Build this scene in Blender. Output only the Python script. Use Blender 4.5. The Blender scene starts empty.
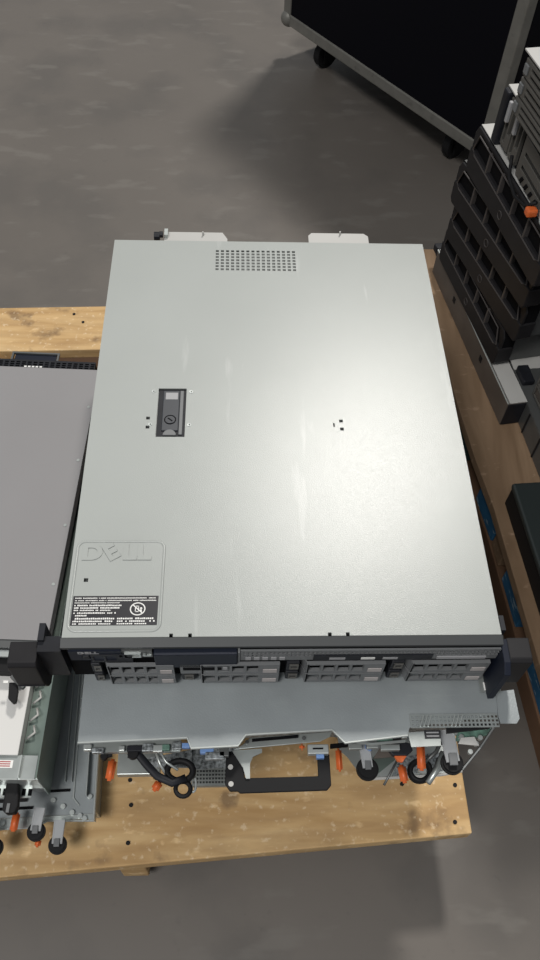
import bpy, bmesh, math, random
from mathutils import Vector, Matrix
random.seed(7)
PI = math.pi
C = bpy.context.scene.collection

# ------------------------------------------------------------------ camera
CAM = Vector((-0.0484105, -0.32283068, 1.25618392))
PITCH, YAW, ROLL, FPX = 0.96182626, 0.07605273, 0.0634184, 800.0
fw = Vector((math.cos(PITCH)*math.sin(YAW), math.cos(PITCH)*math.cos(YAW), -math.sin(PITCH)))
rt0 = fw.cross(Vector((0, 0, 1))).normalized(); up0 = rt0.cross(fw)
rt = math.cos(ROLL)*rt0 + math.sin(ROLL)*up0
up = -math.sin(ROLL)*rt0 + math.cos(ROLL)*up0
cd = bpy.data.cameras.new('camera'); cam = bpy.data.objects.new('camera', cd); C.objects.link(cam)
cam.matrix_world = Matrix((( rt.x, up.x, -fw.x, CAM.x), (rt.y, up.y, -fw.y, CAM.y), (rt.z, up.z, -fw.z, CAM.z), (0, 0, 0, 1)))
cd.sensor_fit = 'VERTICAL'; cd.sensor_height = 36.0; cd.lens = 36.0*FPX/960.0
cd.clip_start = 0.02; cd.clip_end = 100
bpy.context.scene.camera = cam

def at(u, v, z):                      # the point of the plane at height z seen at a measured spot of the photograph
    d = fw*FPX + rt*(u-270) - up*(v-480)
    p = CAM + d*((z-CAM.z)/d.z)
    return Vector((p.x, p.y, z))

# ------------------------------------------------------------------ materials
def mat(name, col, rough=0.5, metal=0.0, spec=0.5, noise=None, bump=None, coat=0.0):
    """noise=(scale, amount, detail[, stretch]) varies the colour; bump=(scale, strength)"""
    m = bpy.data.materials.new(name); m.use_nodes = True
    nt = m.node_tree; b = nt.nodes['Principled BSDF']
    b.inputs['Base Color'].default_value = (*col, 1); b.inputs['Roughness'].default_value = rough
    b.inputs['Metallic'].default_value = metal; b.inputs['Specular IOR Level'].default_value = spec
    b.inputs['Coat Weight'].default_value = coat
    tc = nt.nodes.new('ShaderNodeTexCoord')
    def noi(scale, detail=3, stretch=(1, 1, 1)):
        mp = nt.nodes.new('ShaderNodeMapping'); mp.inputs['Scale'].default_value = stretch
        nt.links.new(tc.outputs['Object'], mp.inputs['Vector'])
        n = nt.nodes.new('ShaderNodeTexNoise'); n.inputs['Scale'].default_value = scale
        n.inputs['Detail'].default_value = detail
        nt.links.new(mp.outputs['Vector'], n.inputs['Vector']); return n
    m['_'] = 0
    if noise:
        n = noi(noise[0], noise[2], noise[3] if len(noise) > 3 else (1, 1, 1))
        r = nt.nodes.new('ShaderNodeValToRGB')
        r.color_ramp.elements[0].position = 0.3; r.color_ramp.elements[1].position = 0.7
        a = noise[1]
        r.color_ramp.elements[0].color = (*[c*(1-a) for c in col], 1)
        r.color_ramp.elements[1].color = (*[min(1, c*(1+a)) for c in col], 1)
        nt.links.new(n.outputs['Fac'], r.inputs['Fac']); nt.links.new(r.outputs['Color'], b.inputs['Base Color'])
    if bump:
        n2 = noi(bump[0], 2); bp = nt.nodes.new('ShaderNodeBump')
        bp.inputs['Strength'].default_value = bump[1]; bp.inputs['Distance'].default_value = 0.001
        nt.links.new(n2.outputs['Fac'], bp.inputs['Height']); nt.links.new(bp.outputs['Normal'], b.inputs['Normal'])
    return m

def layered(m, items):
    """mix further noise masks over the base colour: (scale, stretch, lo, hi, colour, amount)"""
    nt = m.node_tree; b = nt.nodes['Principled BSDF']
    tc = [n for n in nt.nodes if n.type == 'TEX_COORD'][0]
    for scale, stretch, lo, hi, col, amt in items:
        mp = nt.nodes.new('ShaderNodeMapping'); mp.inputs['Scale'].default_value = stretch
        mp.inputs['Location'].default_value = (random.random()*9, random.random()*9, random.random()*9)
        nt.links.new(tc.outputs['Object'], mp.inputs['Vector'])
        n = nt.nodes.new('ShaderNodeTexNoise'); n.inputs['Scale'].default_value = scale; n.inputs['Detail'].default_value = 5
        nt.links.new(mp.outputs['Vector'], n.inputs['Vector'])
        mr = nt.nodes.new('ShaderNodeMapRange'); mr.inputs['From Min'].default_value = lo; mr.inputs['From Max'].default_value = hi
        mr.inputs['To Max'].default_value = amt
        nt.links.new(n.outputs['Fac'], mr.inputs['Value'])
        mx = nt.nodes.new('ShaderNodeMix'); mx.data_type = 'RGBA'
        nt.links.new(mr.outputs['Result'], mx.inputs['Factor'])
        src = b.inputs['Base Color'].links[0].from_socket if b.inputs['Base Color'].links else None
        if src: nt.links.new(src, mx.inputs[6])
        else: mx.inputs[6].default_value = b.inputs['Base Color'].default_value
        mx.inputs[7].default_value = (*col, 1)
        nt.links.new(mx.outputs[2], b.inputs['Base Color'])
    return m

M = {}
M['lid'] = layered(mat('lid_powder_coat', (.34, .358, .345), .275, 0, .42, (3, .06, 4), (1000, .16)),
                   [(9, (5, .6, 1), .66, .78, (.62, .63, .62), .35), (6, (1, 1, 1), .62, .8, (.30, .31, .30), .35),
                    (30, (1, .25, 1), .70, .82, (.26, .27, .26), .35)])
M['lid_left'] = mat('grey_lid', (.23, .225, .23), .45, .0, .4, (3, .05, 4), (900, .15))
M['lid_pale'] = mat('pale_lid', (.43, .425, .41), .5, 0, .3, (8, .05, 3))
M['galv'] = layered(mat('galvanised_steel', (.27, .295, .305), .42, .25, .5, (14, .10, 5), (500, .15)),
                    [(9, (1, 1.3, 1), .58, .72, (.36, .39, .39), .5), (25, (.3, 2, 1), .66, .8, (.48, .5, .5), .3)])
M['white_lid'] = mat('white_lid', (.60, .595, .58), .5, 0, .3)
M['steel'] = mat('bare_steel', (.42, .45, .44), .35, .7, .5, (30, .12, 3))
M['steel_bright'] = mat('bright_steel', (.48, .51, .50), .35, .6, .5)
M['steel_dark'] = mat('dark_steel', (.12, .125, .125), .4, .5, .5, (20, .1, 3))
M['green_steel'] = mat('greenish_steel', (.20, .25, .225), .35, .6, .5, (20, .15, 3))
M['brown_side'] = mat('brownish_side_panel', (.115, .098, .085), .5, .3, .5, (20, .15, 3))
M['dark'] = mat('black_plastic', (.012, .013, .017), .5, 0, .25, (60, .2, 2))
M['bezel'] = mat('charcoal_bezel', (.014, .0135, .015), .5, 0, .2, (40, .12, 2))
M['bezel_edge'] = mat('bezel_rib', (.060, .054, .053), .45, 0, .35)
M['lip'] = mat('charcoal_lip', (.042, .045, .047), .5, 0, .4)
M['carrier'] = mat('grey_carrier', (.15, .155, .16), .5, .1, .5)
M['carrier_lt'] = mat('light_carrier', (.09, .086, .078), .5, .1, .5)
M['void'] = mat('void_black', (.004, .004, .005), .8, 0, .1)
M['navy'] = mat('navy_plastic', (.006, .009, .019), .5, 0, .25)
M['white'] = mat('white_print', (.72, .72, .70), .6)
M['label'] = mat('black_label', (.010, .010, .014), .4)
M['greylabel'] = mat('grey_label', (.30, .30, .31), .5)
M['graylatch'] = mat('latch_plastic', (.030, .034, .042), .45, 0, .5)
M['graylatch2'] = mat('latch_slide', (.13, .135, .14), .4, 0, .5)
M['orange'] = mat('orange_plastic', (.62, .125, .03), .4, 0, .5)
M['blue'] = mat('blue_plastic', (.16, .28, .55), .4)
M['pcb'] = mat('circuit_green', (.10, .19, .15), .5, 0, .5, (120, .5, 3))
M['chip'] = mat('chips_and_pins', (.25, .27, .28), .4, .5, .5, (300, .85, 4))
M['taglab'] = mat('tag_label', (.40, .37, .36), .6)
M['red'] = mat('red_print', (.35, .06, .06), .6)
M['rubber'] = mat('black_rubber', (.009, .009, .010), .6, 0, .2)
M['strap'] = mat('clear_strap', (.33, .34, .35), .25, 0, .6)
M['alu'] = layered(mat('worn_aluminium', (.17, .165, .15), .5, .3, .5, (25, .12, 4)), [(60, (1, 1, 1), .6, .75, (.09, .088, .08), .6)])
M['laminate'] = layered(mat('black_laminate', (.003, .003, .005), .7, 0, .08), [(70, (1, 1, 1), .80, .84, (.2, .2, .2), .6)])
M['pallet_blue'] = layered(mat('blue_paint', (.02, .10, .20), .7, 0, .3, (20, .3, 4)), [(45, (1, 1, 3), .6, .66, (.35, .45, .5), .6)])
M['pallet_green'] = mat('dark_green_paint', (.02, .05, .05), .7, 0, .3, (20, .3, 4))

def wood(name, base, dark, light, along):
    m = bpy.data.materials.new(name); m.use_nodes = True; nt = m.node_tree; b = nt.nodes['Principled BSDF']
    b.inputs['Roughness'].default_value = .72; b.inputs['Specular IOR Level'].default_value = .25
    tc = nt.nodes.new('ShaderNodeTexCoord'); L = nt.links.new
    def mapping(s):
        mp = nt.nodes.new('ShaderNodeMapping'); mp.inputs['Scale'].default_value = s; L(tc.outputs['Object'], mp.inputs['Vector']); return mp
    st = (1.2, 9, 9) if along == 'x' else (9, 1.2, 9)
    n = nt.nodes.new('ShaderNodeTexNoise'); n.inputs['Scale'].default_value = 2.6; n.inputs['Detail'].default_value = 6; n.inputs['Distortion'].default_value = 1.6
    L(mapping(st).outputs[0], n.inputs['Vector'])
    r = nt.nodes.new('ShaderNodeValToRGB'); e = r.color_ramp.elements
    e[0].position = .28; e[0].color = (*dark, 1); e[1].position = .75; e[1].color = (*light, 1)
    k = e.new(.5); k.color = (*base, 1); L(n.outputs['Fac'], r.inputs['Fac'])
    # knots
    v = nt.nodes.new('ShaderNodeTexVoronoi'); v.inputs['Scale'].default_value = 6.5
    L(mapping((1, 1.35, 1) if along == 'x' else (1.35, 1, 1)).outputs[0], v.inputs['Vector'])
    mr = nt.nodes.new('ShaderNodeMapRange'); mr.inputs['From Min'].default_value = .03; mr.inputs['From Max'].default_value = .11
    mr.inputs['To Min'].default_value = .75; mr.inputs['To Max'].default_value = 0; L(v.outputs['Distance'], mr.inputs['Value'])
    mx = nt.nodes.new('ShaderNodeMix'); mx.data_type = 'RGBA'; L(mr.outputs[0], mx.inputs['Factor']); L(r.outputs[0], mx.inputs[6])
    mx.inputs[7].default_value = (*[c*.42 for c in dark], 1)
    # pale scuffs and chips
    n2 = nt.nodes.new('ShaderNodeTexNoise'); n2.inputs['Scale'].default_value = 38; n2.inputs['Detail'].default_value = 3
    L(mapping((1, 2, 1)).outputs[0], n2.inputs['Vector'])
    m2 = nt.nodes.new('ShaderNodeMapRange'); m2.inputs['From Min'].default_value = .64; m2.inputs['From Max'].default_value = .74; m2.inputs['To Max'].default_value = .5
    L(n2.outputs['Fac'], m2.inputs['Value'])
    mx2 = nt.nodes.new('ShaderNodeMix'); mx2.data_type = 'RGBA'; L(m2.outputs[0], mx2.inputs['Factor']); L(mx.outputs[2], mx2.inputs[6])
    mx2.inputs[7].default_value = (*[min(1, c*1.35+.05) for c in light], 1)
    L(mx2.outputs[2], b.inputs['Base Color'])
    bp = nt.nodes.new('ShaderNodeBump'); bp.inputs['Strength'].default_value = .35; bp.inputs['Distance'].default_value = .002
    L(n.outputs['Fac'], bp.inputs['Height']); L(bp.outputs['Normal'], b.inputs['Normal'])
    return m
M['wood'] = wood('pine_boards', (.52, .345, .165), (.40, .245, .105), (.64, .46, .245), 'x')
layered(M['wood'], [(9, (1, 2, 1), .50, .68, (.30, .19, .09), .6), (70, (.15, 1, 1), .45, .7, (.34, .21, .10), .5), (18, (1, 1, 1), .60, .70, (.15, .095, .055), .65), (120, (1, 1, 1), .60, .7, (.72, .58, .40), .5)])
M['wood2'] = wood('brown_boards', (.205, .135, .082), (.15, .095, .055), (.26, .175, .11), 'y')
M['wood_dark'] = mat('brown_timber', (.12, .068, .040), .75, 0, .2, (8, .25, 5))

# ------------------------------------------------------------------ mesh helpers
def bx(bm, c, s, R=None):
    v = bmesh.ops.create_cube(bm, size=1)['verts']
    bmesh.ops.scale(bm, vec=s, verts=v)
    if R is not None: bmesh.ops.rotate(bm, cent=(0, 0, 0), matrix=R, verts=v)
    bmesh.ops.translate(bm, vec=c, verts=v); return v
def b3(bm, x0, x1, y0, y1, z0, z1): return bx(bm, ((x0+x1)/2, (y0+y1)/2, (z0+z1)/2), (abs(x1-x0), abs(y1-y0), abs(z1-z0)))
def cyl(bm, c, r, h, axis='z', seg=20, r2=None):
    v = bmesh.ops.create_cone(bm, cap_ends=True, segments=seg, radius1=r, radius2=r if r2 is None else r2, depth=h)['verts']
    if axis == 'x': bmesh.ops.rotate(bm, cent=(0, 0, 0), matrix=Matrix.Rotation(PI/2, 3, 'Y'), verts=v)
    if axis == 'y': bmesh.ops.rotate(bm, cent=(0, 0, 0), matrix=Matrix.Rotation(PI/2, 3, 'X'), verts=v)
    bmesh.ops.translate(bm, vec=c, verts=v); return v
def prism(bm, pts, d):
    """closed outline of 3D points pushed along vector d"""
    d = Vector(d); n = len(pts)
    a = [bm.verts.new(Vector(p)) for p in pts]; b = [bm.verts.new(Vector(p)+d) for p in pts]
    fs = [bm.faces.new(a), bm.faces.new(b[::-1])]
    for i in range(n): fs.append(bm.faces.new((a[i], b[i], b[(i+1) % n], a[(i+1) % n])))
    return a+b
def tube(bm, pts, r, seg=8, closed=False, rz=None):
    """swept tube; rz makes the section rz tall and r wide"""
    pts = [Vector(p) for p in pts]; n = len(pts); rings = []
    for i, p in enumerate(pts):
        a = pts[i-1] if (i or closed) else p; b = pts[(i+1) % n] if (i < n-1 or closed) else p
        t = (b-a).normalized(); s = t.cross(Vector((0, 0, 1)))
        if s.length < 1e-4: s = Vector((1, 0, 0))
        s.normalize(); u = s.cross(t)
        rings.append([bm.verts.new(p + s*r*math.cos(2*PI*k/seg) + u*(rz or r)*math.sin(2*PI*k/seg)) for k in range(seg)])
    for i in range(n if closed else n-1):
        A, B = rings[i], rings[(i+1) % n]
        for k in range(seg): bm.faces.new((A[k], A[(k+1) % seg], B[(k+1) % seg], B[k]))
    if not closed: bm.faces.new(rings[0][::-1]); bm.faces.new(rings[-1])
def rrect(x0, x1, y0, y1, r, n=4, z=0):
    out = []
    for cx, cy, a in ((x1-r, y1-r, 0), (x0+r, y1-r, 90), (x0+r, y0+r, 180), (x1-r, y0+r, 270)):
        for k in range(n+1):
            t = math.radians(a+90*k/n); out.append((cx+r*math.cos(t), cy+r*math.sin(t), z))
    return out
def plate(bm, x0, x1, y0, y1, z0, z1, holes, plane='xy'):
    """flat plate with rectangular through-holes; plane 'xz' makes it stand (y is its depth)"""
    xs = sorted({x0, x1, *[max(x0, min(x1, h[i])) for h in holes for i in (0, 1)]})
    ys = sorted({y0, y1, *[max(y0, min(y1, h[i])) for h in holes for i in (2, 3)]})
    V = {}
    def v(i, j):
        if (i, j) not in V:
            V[(i, j)] = bm.verts.new((xs[i], ys[j], z1) if plane == 'xy' else (xs[i], z0, ys[j]))
        return V[(i, j)]
    fs = []
    for i in range(len(xs)-1):
        for j in range(len(ys)-1):
            cx, cy = (xs[i]+xs[i+1])/2, (ys[j]+ys[j+1])/2
            if any(h[0] < cx < h[1] and h[2] < cy < h[3] for h in holes): continue
            fs.append(bm.faces.new((v(i, j), v(i+1, j), v(i+1, j+1), v(i, j+1))))
    g = bmesh.ops.extrude_face_region(bm, geom=fs)
    nv = [e for e in g['geom'] if isinstance(e, bmesh.types.BMVert)]
    bmesh.ops.translate(bm, vec=(0, 0, z0-z1) if plane == 'xy' else (0, z1-z0, 0), verts=nv)

def obj(name, bm, m, parent=None, bevel=0, smooth=False, label=None):
    bmesh.ops.recalc_face_normals(bm, faces=bm.faces[:])
    me = bpy.data.meshes.new(name); bm.to_mesh(me); bm.free()
    me.materials.append(M[m] if isinstance(m, str) else m)
    o = bpy.data.objects.new(name, me); C.objects.link(o)
    if parent: o.parent = parent
    if bevel:
        b = o.modifiers.new('bevel', 'BEVEL'); b.width = bevel; b.segments = 2; b.limit_method = 'ANGLE'; b.angle_limit = .6
    if smooth:
        for p in me.polygons: p.use_smooth = True
    if label: o['label'] = label
    return o
def thing(name, label, cat, loc=(0, 0, 0), rz=0, group=None):
    o = bpy.data.objects.new(name, None); C.objects.link(o); o.empty_display_size = .05
    o.location = loc; o.rotation_euler = (0, 0, rz); tag(o, label, cat, group); return o
def tag(o, label, cat, group=None):
    o['label'] = label; o['category'] = cat
    if group: o['group'] = group
def N(): return bmesh.new()
def letter(name, ch, m, parent, loc, size, ext, rot=0, off=0.0, sx=1.0, face=None):
    c = bpy.data.curves.new('letters', 'FONT'); c.body = ch; c.size = size; c.extrude = ext; c.offset = off; c.align_x = 'CENTER'; c.align_y = 'CENTER'
    t = bpy.data.objects.new('t', c); C.objects.link(t)
    dg = bpy.context.evaluated_depsgraph_get(); me = bpy.data.meshes.new_from_object(t.evaluated_get(dg))
    bpy.data.objects.remove(t); bm = N(); bm.from_mesh(me)
    bmesh.ops.transform(bm, matrix=Matrix.Diagonal((sx, 1, 1, 1)), verts=bm.verts)
    bmesh.ops.transform(bm, matrix=Matrix.Rotation(rot, 4, 'Z'), verts=bm.verts)
    if face: bmesh.ops.transform(bm, matrix=face, verts=bm.verts)
    bmesh.ops.translate(bm, vec=loc, verts=bm.verts)
    return obj(name, bm, m, parent)

# ------------------------------------------------------------------ floor
bm = N(); b3(bm, -6, 6, -4, 9, -.05, 0)
M['floor'] = layered(mat('polished_concrete', (.122, .109, .097), .42, 0, .45, (1.2, .14, 6)),
                     [(5, (1, 1, 1), .5, .65, (.085, .078, .072), .5), (9, (1, 2.5, 1), .58, .68, (.17, .158, .142), .4), (60, (1, 1, 1), .66, .8, (.07, .066, .062), .4)])
f = obj('floor', bm, 'floor'); f['kind'] = 'structure'

# ------------------------------------------------------------------ main pallet
ZD = .14
pal = thing('wooden_pallet', 'pale pine pallet of wide boards under the large grey server', 'pallet', (0, 0, 0))
def board(name, c, z0, z1, m, par, bev=.002):
    bm = N(); prism(bm, [Vector((x, y, z0)) for x, y in c], (0, 0, z1-z0)); return obj(name, bm, m, par, bev)
board('deck_board', [(-.80, -.184), (.263, -.111), (.262, .045), (-.80, -.005)], .114, ZD, 'wood', pal)
for k in range(4):
    y = .065 + k*.172
    board('deck_board', [(-.82, y-.055), (.262, y), (.264, y+.14), (-.82, y+.09)], .118, ZD, 'wood', pal)
board('deck_board', [(-.86, .735), (.262, .775), (.262, .895), (-.86, .852)], .118, ZD, 'wood', pal)
for sx, s in ((-.5, 1), (-.185, 0), (.215, 0)):
    ys_ = at(135, 876, .02).y if sx < -.1 else -.06
    board('stringer', [(sx-.018, ys_), (sx+.018, ys_), (sx+.02, .86), (sx-.016, .86)], .02, .1135, 'wood_dark' if sx > .2 else 'wood', pal)
for y in (-.03, .35, .80):
    board('bottom_board', [(-.80, y-.05), (.262, y), (.262, y+.1), (-.80, y+.05)], 0, .0195, 'wood_dark', pal)
bm = N()
for px, py in ((130, 780), (131, 805), (128, 843), (402, 784), (455, 785), (455, 822), (74, 314), (83, 322)):
    bm = N(); p = at(px, py, ZD+.0008); cyl(bm, p, .0028, .0012, seg=10); obj('nail_head', bm, 'rubber', pal, label='dark nail head')

# ------------------------------------------------------------------ pieces shared by servers
def body(par, w, d, h, m, z=0, y0=0.0, lid=None, wall=.0012, name='chassis'):
    bm = N(); b3(bm, -w/2, w/2, y0, y0+d, z, z+h); return obj(name, bm, m, par, .0012)
def carrier(par, x, z, w, h, y, flip=False, cm='carrier'):
    """drive carrier: frame with four windows, release button block, pale label"""
    r = N(); ww = w*.56; xs = x + w*.22
    holes = []
    for k in range(4):
        a = xs + k*ww/4 + .0014; holes.append((a, a+ww/4-.0028, z+h*.24, z+h*.88))
    prism(r, [(xs-.006, y+.006, z+h*.1), (xs, y-.006, z+h*.02), (xs, y-.006, z+h*.98), (xs-.006, y+.006, z+h*.9)], (0.0015, 0, 0))
    plate(r, xs-.001, x+w*.97, z+.0006, z+h-.0006, y-.006, y-.002, holes, 'xz')
    o = obj('drive_carrier', r, cm, par)
    b = N(); b3(b, xs-.002, x+w*.97, y+.004, y+.008, z+.001, z+h-.001); obj('drive_face', b, 'void', o)
    b = N(); b3(b, x+w*.81, x+w*.945, y-.0068, y-.0058, z+h*.20, z+h*.52); obj('carrier_label', b, 'taglab', o, label='small white label')
    b = N(); b3(b, x+.002, xs-.008, y-.003, y+.006, z+.002, z+h-.002); obj('release_button', b, 'dark', o, .001)
    b = N(); plate(b, x+.005, x+w*.135, z+h*.25, z+h*.72, y-.0042, y-.0028, [(x+.0065, x+w*.135-.0015, z+h*.36, z+h*.6)], 'xz'); obj('button_ring', b, 'carrier_lt', o)
    return o

# ------------------------------------------------------------------ server A: the large light grey one on top
ZA = .436
A = thing('rack_server', 'large light grey server with lid recess, topmost on the centre stack', 'server', (0, 0, ZA), 0)
W2 = .217
bm = N(); b3(bm, -W2, W2, .004, .585, 0, .0835); obj('chassis', bm, 'steel_dark', A)
# lid
VX0, VX1, VY0, VY1 = -.077, .036, .534, .578
holes = []
nx, ny = 16, 7
for i in range(nx):
    for j in range(ny):
        cx = VX0 + (i+.5)*(VX1-VX0)/nx; cy = VY0 + (j+.5)*(VY1-VY0)/ny
        holes.append((cx-.0021, cx+.0021, cy-.0019, cy+.0019))
LX0, LX1, LY0, LY1 = -.1405, -.1070, .2475, .3215
holes.append((LX0, LX1, LY0, LY1))
for px in (171, 190, 330, 348):
    p = at(px, 636, .523); holes.append((p.x-.0018, p.x+.0018, -1, .0035))
for px, py in ((148, 418), (147.5, 427), (341, 421), (342, 429), (86, 580)):
    p = at(px, py, .523); s = .0022; holes.append((p.x-s, p.x+s, p.y-s, p.y+s))
p = at(334, 425, .523); holes.append((p.x-.0009, p.x+.0009, p.y-.003, p.y+.003))
bm = N(); plate(bm, -W2, W2, 0.0, .5955, .0855, .087, holes)
for s in (-1, 1): b3(bm, s*W2-s*.0012, s*W2, 0, .5955, .070, .0856)
lid = obj('lid', bm, 'lid', A)
# recessed sign area border and raised logo
bm = N(); ring = rrect(-.2125, -.1225, .0065, .108, .008, 5, .0870); tube(bm, ring, .0015, 8, True, .0009)
obj('pressed_border', bm, 'lid', lid, smooth=True)
for ch, x, rot in (('D', -.197, 0), ('E', -.177, math.radians(32)), ('L', -.1585, 0), ('L', -.1435, 0)):
    letter('embossed_letter', ch, 'lid', lid, (x, .094, .0872), .0245, .0007, rot, .0011, 1.18 if ch != 'E' else 1.05)
# warning label
bm = N(); b3(bm, -.2105, -.1255, .0125, .0445, .0870, .0873); lab = obj('warning_label', bm, 'label', A, label='black label with white print and a no-touch symbol')
bm = N(); zt = .08735
def cell_line(x0, x1, y, h, cw, gap=.25):
    x = x0
    while x < x1:
        w = cw*random.uniform(.7, 1.0)
        if random.random() > .08:
            k = random.random()
            b3(bm, x, x+w*(1-gap), y, y+h*random.uniform(.75, 1), zt, zt+.0001)
        x += w
for (x0, x1, y, h, cw) in ((-.2085, -.1275, .0415, .0012, .0013), (-.2085, -.1275, .0388, .0012, .0013), (-.2085, -.164, .0364, .0010, .0012),
        (-.2085, -.162, .0332, .0017, .0018), (-.2085, -.163, .0305, .0017, .0018), (-.2085, -.172, .0280, .0014, .0018),
        (-.2085, -.168, .0250, .0016, .0020), (-.2085, -.196, .0222, .0016, .0020),
        (-.2085, -.168, .0188, .0019, .0023), (-.2085, -.170, .0160, .0017, .0023), (-.2085, -.172, .0134, .0015, .0023),
        (-.1650, -.1300, .0188, .0019, .0023), (-.1650, -.1280, .0160, .0017, .0023), (-.1650, -.134, .0134, .0015, .0023)):
    cell_line(x0, x1, y, h, cw)
obj('label_print', bm, 'white', lab)
bm = N(); cx, cy = -.1455, .0300; tube(bm, [(cx+.0072*math.cos(t*PI/12), cy+.0066*math.sin(t*PI/12), zt) for t in range(24)], .0006, 6, True, .0002)
tube(bm, [(cx-.0050, cy+.0046, zt), (cx+.0050, cy-.0046, zt)], .0006, 6, rz=.0002)
b3(bm, cx-.0026, cx-.0018, cy-.0032, cy+.0032, zt, zt+.0001); b3(bm, cx-.0026, cx+.0012, cy-.0034, cy-.0026, zt, zt+.0001); b3(bm, cx-.0026, cx+.0012, cy+.0026, cy+.0034, zt, zt+.0001); b3(bm, cx+.0006, cx+.0013, cy-.0032, cy+.0032, zt, zt+.0001)
cyl(bm, (cx+.0034, cy+.0006, zt), .0012, .0002, seg=10); b3(bm, cx+.0026, cx+.0042, cy-.003, cy, zt, zt+.0001)
obj('prohibition_symbol', bm, 'white', lab)
# latch
bm = N(); b3(bm, LX0+.0006, LX1-.0006, LY0+.0006, LY1-.0006, .0835, .0848); latch = obj('latch_recess', bm, 'dark', A)
bm = N(); b3(bm, LX0+.006, LX1-.008, LY0+.010, LY1-.003, .0846, .0864); obj('latch_lever', bm, 'graylatch', latch, .0008)
bm = N(); b3(bm, LX1-.0075, LX1-.003, LY0+.004, LY1-.003, .0846, .0866); obj('latch_rail', bm, 'graylatch2', latch, .0008)
bm = N(); b3(bm, LX0+.009, LX1-.010, LY1-.017, LY1-.0065, .0863, .0867); obj('latch_label', bm, 'greylabel', latch)
bm = N(); tube(bm, [((LX0+LX1)/2+.0065*math.cos(t*PI/10)-.001, LY0+.026+.0065*math.sin(t*PI/10), .0865) for t in range(20)], .0006, 6, True)
obj('lock_ring', bm, 'void', latch)
bm = N(); cyl(bm, ((LX0+LX1)/2-.001, LY0+.026, .0862), .0055, .0012, seg=20); lk = obj('lock_dial', bm, 'graylatch', latch)
bm = N(); bx(bm, ((LX0+LX1)/2-.001, LY0+.026, .0869), (.007, .0014, .0004), Matrix.Rotation(-.7, 3, 'Z')); obj('lock_slot', bm, 'void', latch)
bm = N()
prism(bm, [((LX0+LX1)/2-.001+.0078*math.cos(t*PI/10), LY0+.003+.0085*math.sin(t*PI/10), .0846) for t in range(11)], (0, 0, .0022)); obj('thumb_tab', bm, 'graylatch2', latch, .0005)
bm = N(); bm2 = N()
for px, py in ((153.5, 391.5), (191, 392), (150, 424.5), (189, 425)):
    p = at(px, py, .523); cyl(bm, (p.x, p.y, .0872), .0026, .0008, seg=16, r2=.0022); cyl(bm2, (p.x+.0005, p.y, .0876), .0009, .0004, seg=8)
    s = obj('rivet', bm, 'steel_bright', A); obj('rivet_hole', bm2, 'rubber', s); bm = N(); bm2 = N()
bm.free(); bm2.free()
# front lip + face
bm = N(); prism(bm, [(-W2-.001, -.0005, .0866), (-W2-.001, -.0095, .0840), (-W2-.001, -.0095, .0800), (-W2-.001, -.0005, .0800)], (2*W2+.002, 0, 0)); obj('front_lip', bm, 'lip', A)
bm = N(); b3(bm, -W2, W2, -.004, .004, .001, .080); obj('front_backing', bm, 'void', A)
YF = -.0115
# top row of the face
bm = N(); plate(bm, -.211, -.160, .058, .0795, YF, YF+.003, [(-.199, -.191, .062, .070)], 'xz'); obj('power_button_panel', bm, 'navy', A)
bm = N(); b3(bm, -.1985, -.1915, YF-.001, YF+.003, .0625, .0695); obj('power_button', bm, 'dark', A, .001)
letter('front_logo', 'DELL', 'greylabel', A, (-.192, YF-.0004, .0765), .0062, .0002, 0, .0002, 1.5, Matrix.Rotation(PI/2, 4, 'X'))
bm = N(); plate(bm, -.190, -.150, .055, .073, YF-.001, YF+.001, [(-.188, -.178, .058, .07), (-.176, -.166, .058, .07)], 'xz'); obj('trim_panel', bm, 'dark', A)
bm = N(); b3(bm, -.163, -.130, YF+.001, YF+.004, .062, .078); vp = obj('port_panel', bm, 'steel_dark', A)
bm = N(); plate(bm, -.157, -.141, .0655, .0745, YF-.001, YF+.002, [(-.155, -.143, .0675, .0725)], 'xz'); obj('video_port', bm, 'steel_bright', vp)
bm = N(); cyl(bm, (-.1605, YF, .070), .002, .002, 'y', 10); cyl(bm, (-.1375, YF, .070), .002, .002, 'y', 10); b3(bm, -.136, -.131, YF, YF+.002, .066, .069); obj('port_screw', bm, 'steel', vp)
bm = N(); b3(bm, -.128, -.046, YF-.004, YF+.003, .046, .0790); obj('blank_panel', bm, 'navy', A, .001)
bm = N(); b3(bm, -.0455, -.0435, YF-.002, YF+.003, .045, .0790); obj('panel_edge', bm, 'carrier', A)
bm = N()
hs = []
for i in range(60):
    for j in range(2):
        x = -.040 + i*.0043; zz = .066 + j*.0058
        if -.022 < x < .0005 and j == 0: continue
        hs.append((x, x+.003, zz, zz+.0040))
plate(bm, -.043, .2165, .0565, .0795, YF-.001, YF+.001, hs, 'xz'); vent = obj('vent_strip', bm, 'carrier', A)
bm = N(); b3(bm, .030, .150, YF-.0022, YF-.0008, .0575, .0695); inf = obj('info_strip', bm, 'dark', vent)
for x0, x1, mm in ((.046, .062, 'greylabel'), (.078, .092, 'white'), (.100, .115, 'greylabel')):
    bm = N(); b3(bm, x0, x1, YF-.0026, YF-.0021, .060, .0645); obj('strip_label', bm, mm, inf)
bm = N()
for k in range(5): b3(bm, -.038+k*.0085, -.0325+k*.0085, YF-.002, YF-.0008, .059, .0645)
obj('port_row', bm, 'greylabel', vent)
bm = N(); b3(bm, .155, .205, YF-.0022, YF-.0008, .0585, .0635); obj('status_strip', bm, 'greylabel', vent)
for c in range(4):
    for r in range(2):
        carrier(A, -.213+c*.1075 + (.018 if c == 0 else 0), .005+r*.0255 if r == 0 else .0300, .1055 - (.018 if c == 0 else 0), .0235 if r == 0 else .0240, YF+.001)
bm = N(); b3(bm, -.104, -.055, YF-.004, YF, .030, .053); sl = obj('slim_drive_slot', bm, 'carrier', A)
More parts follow.
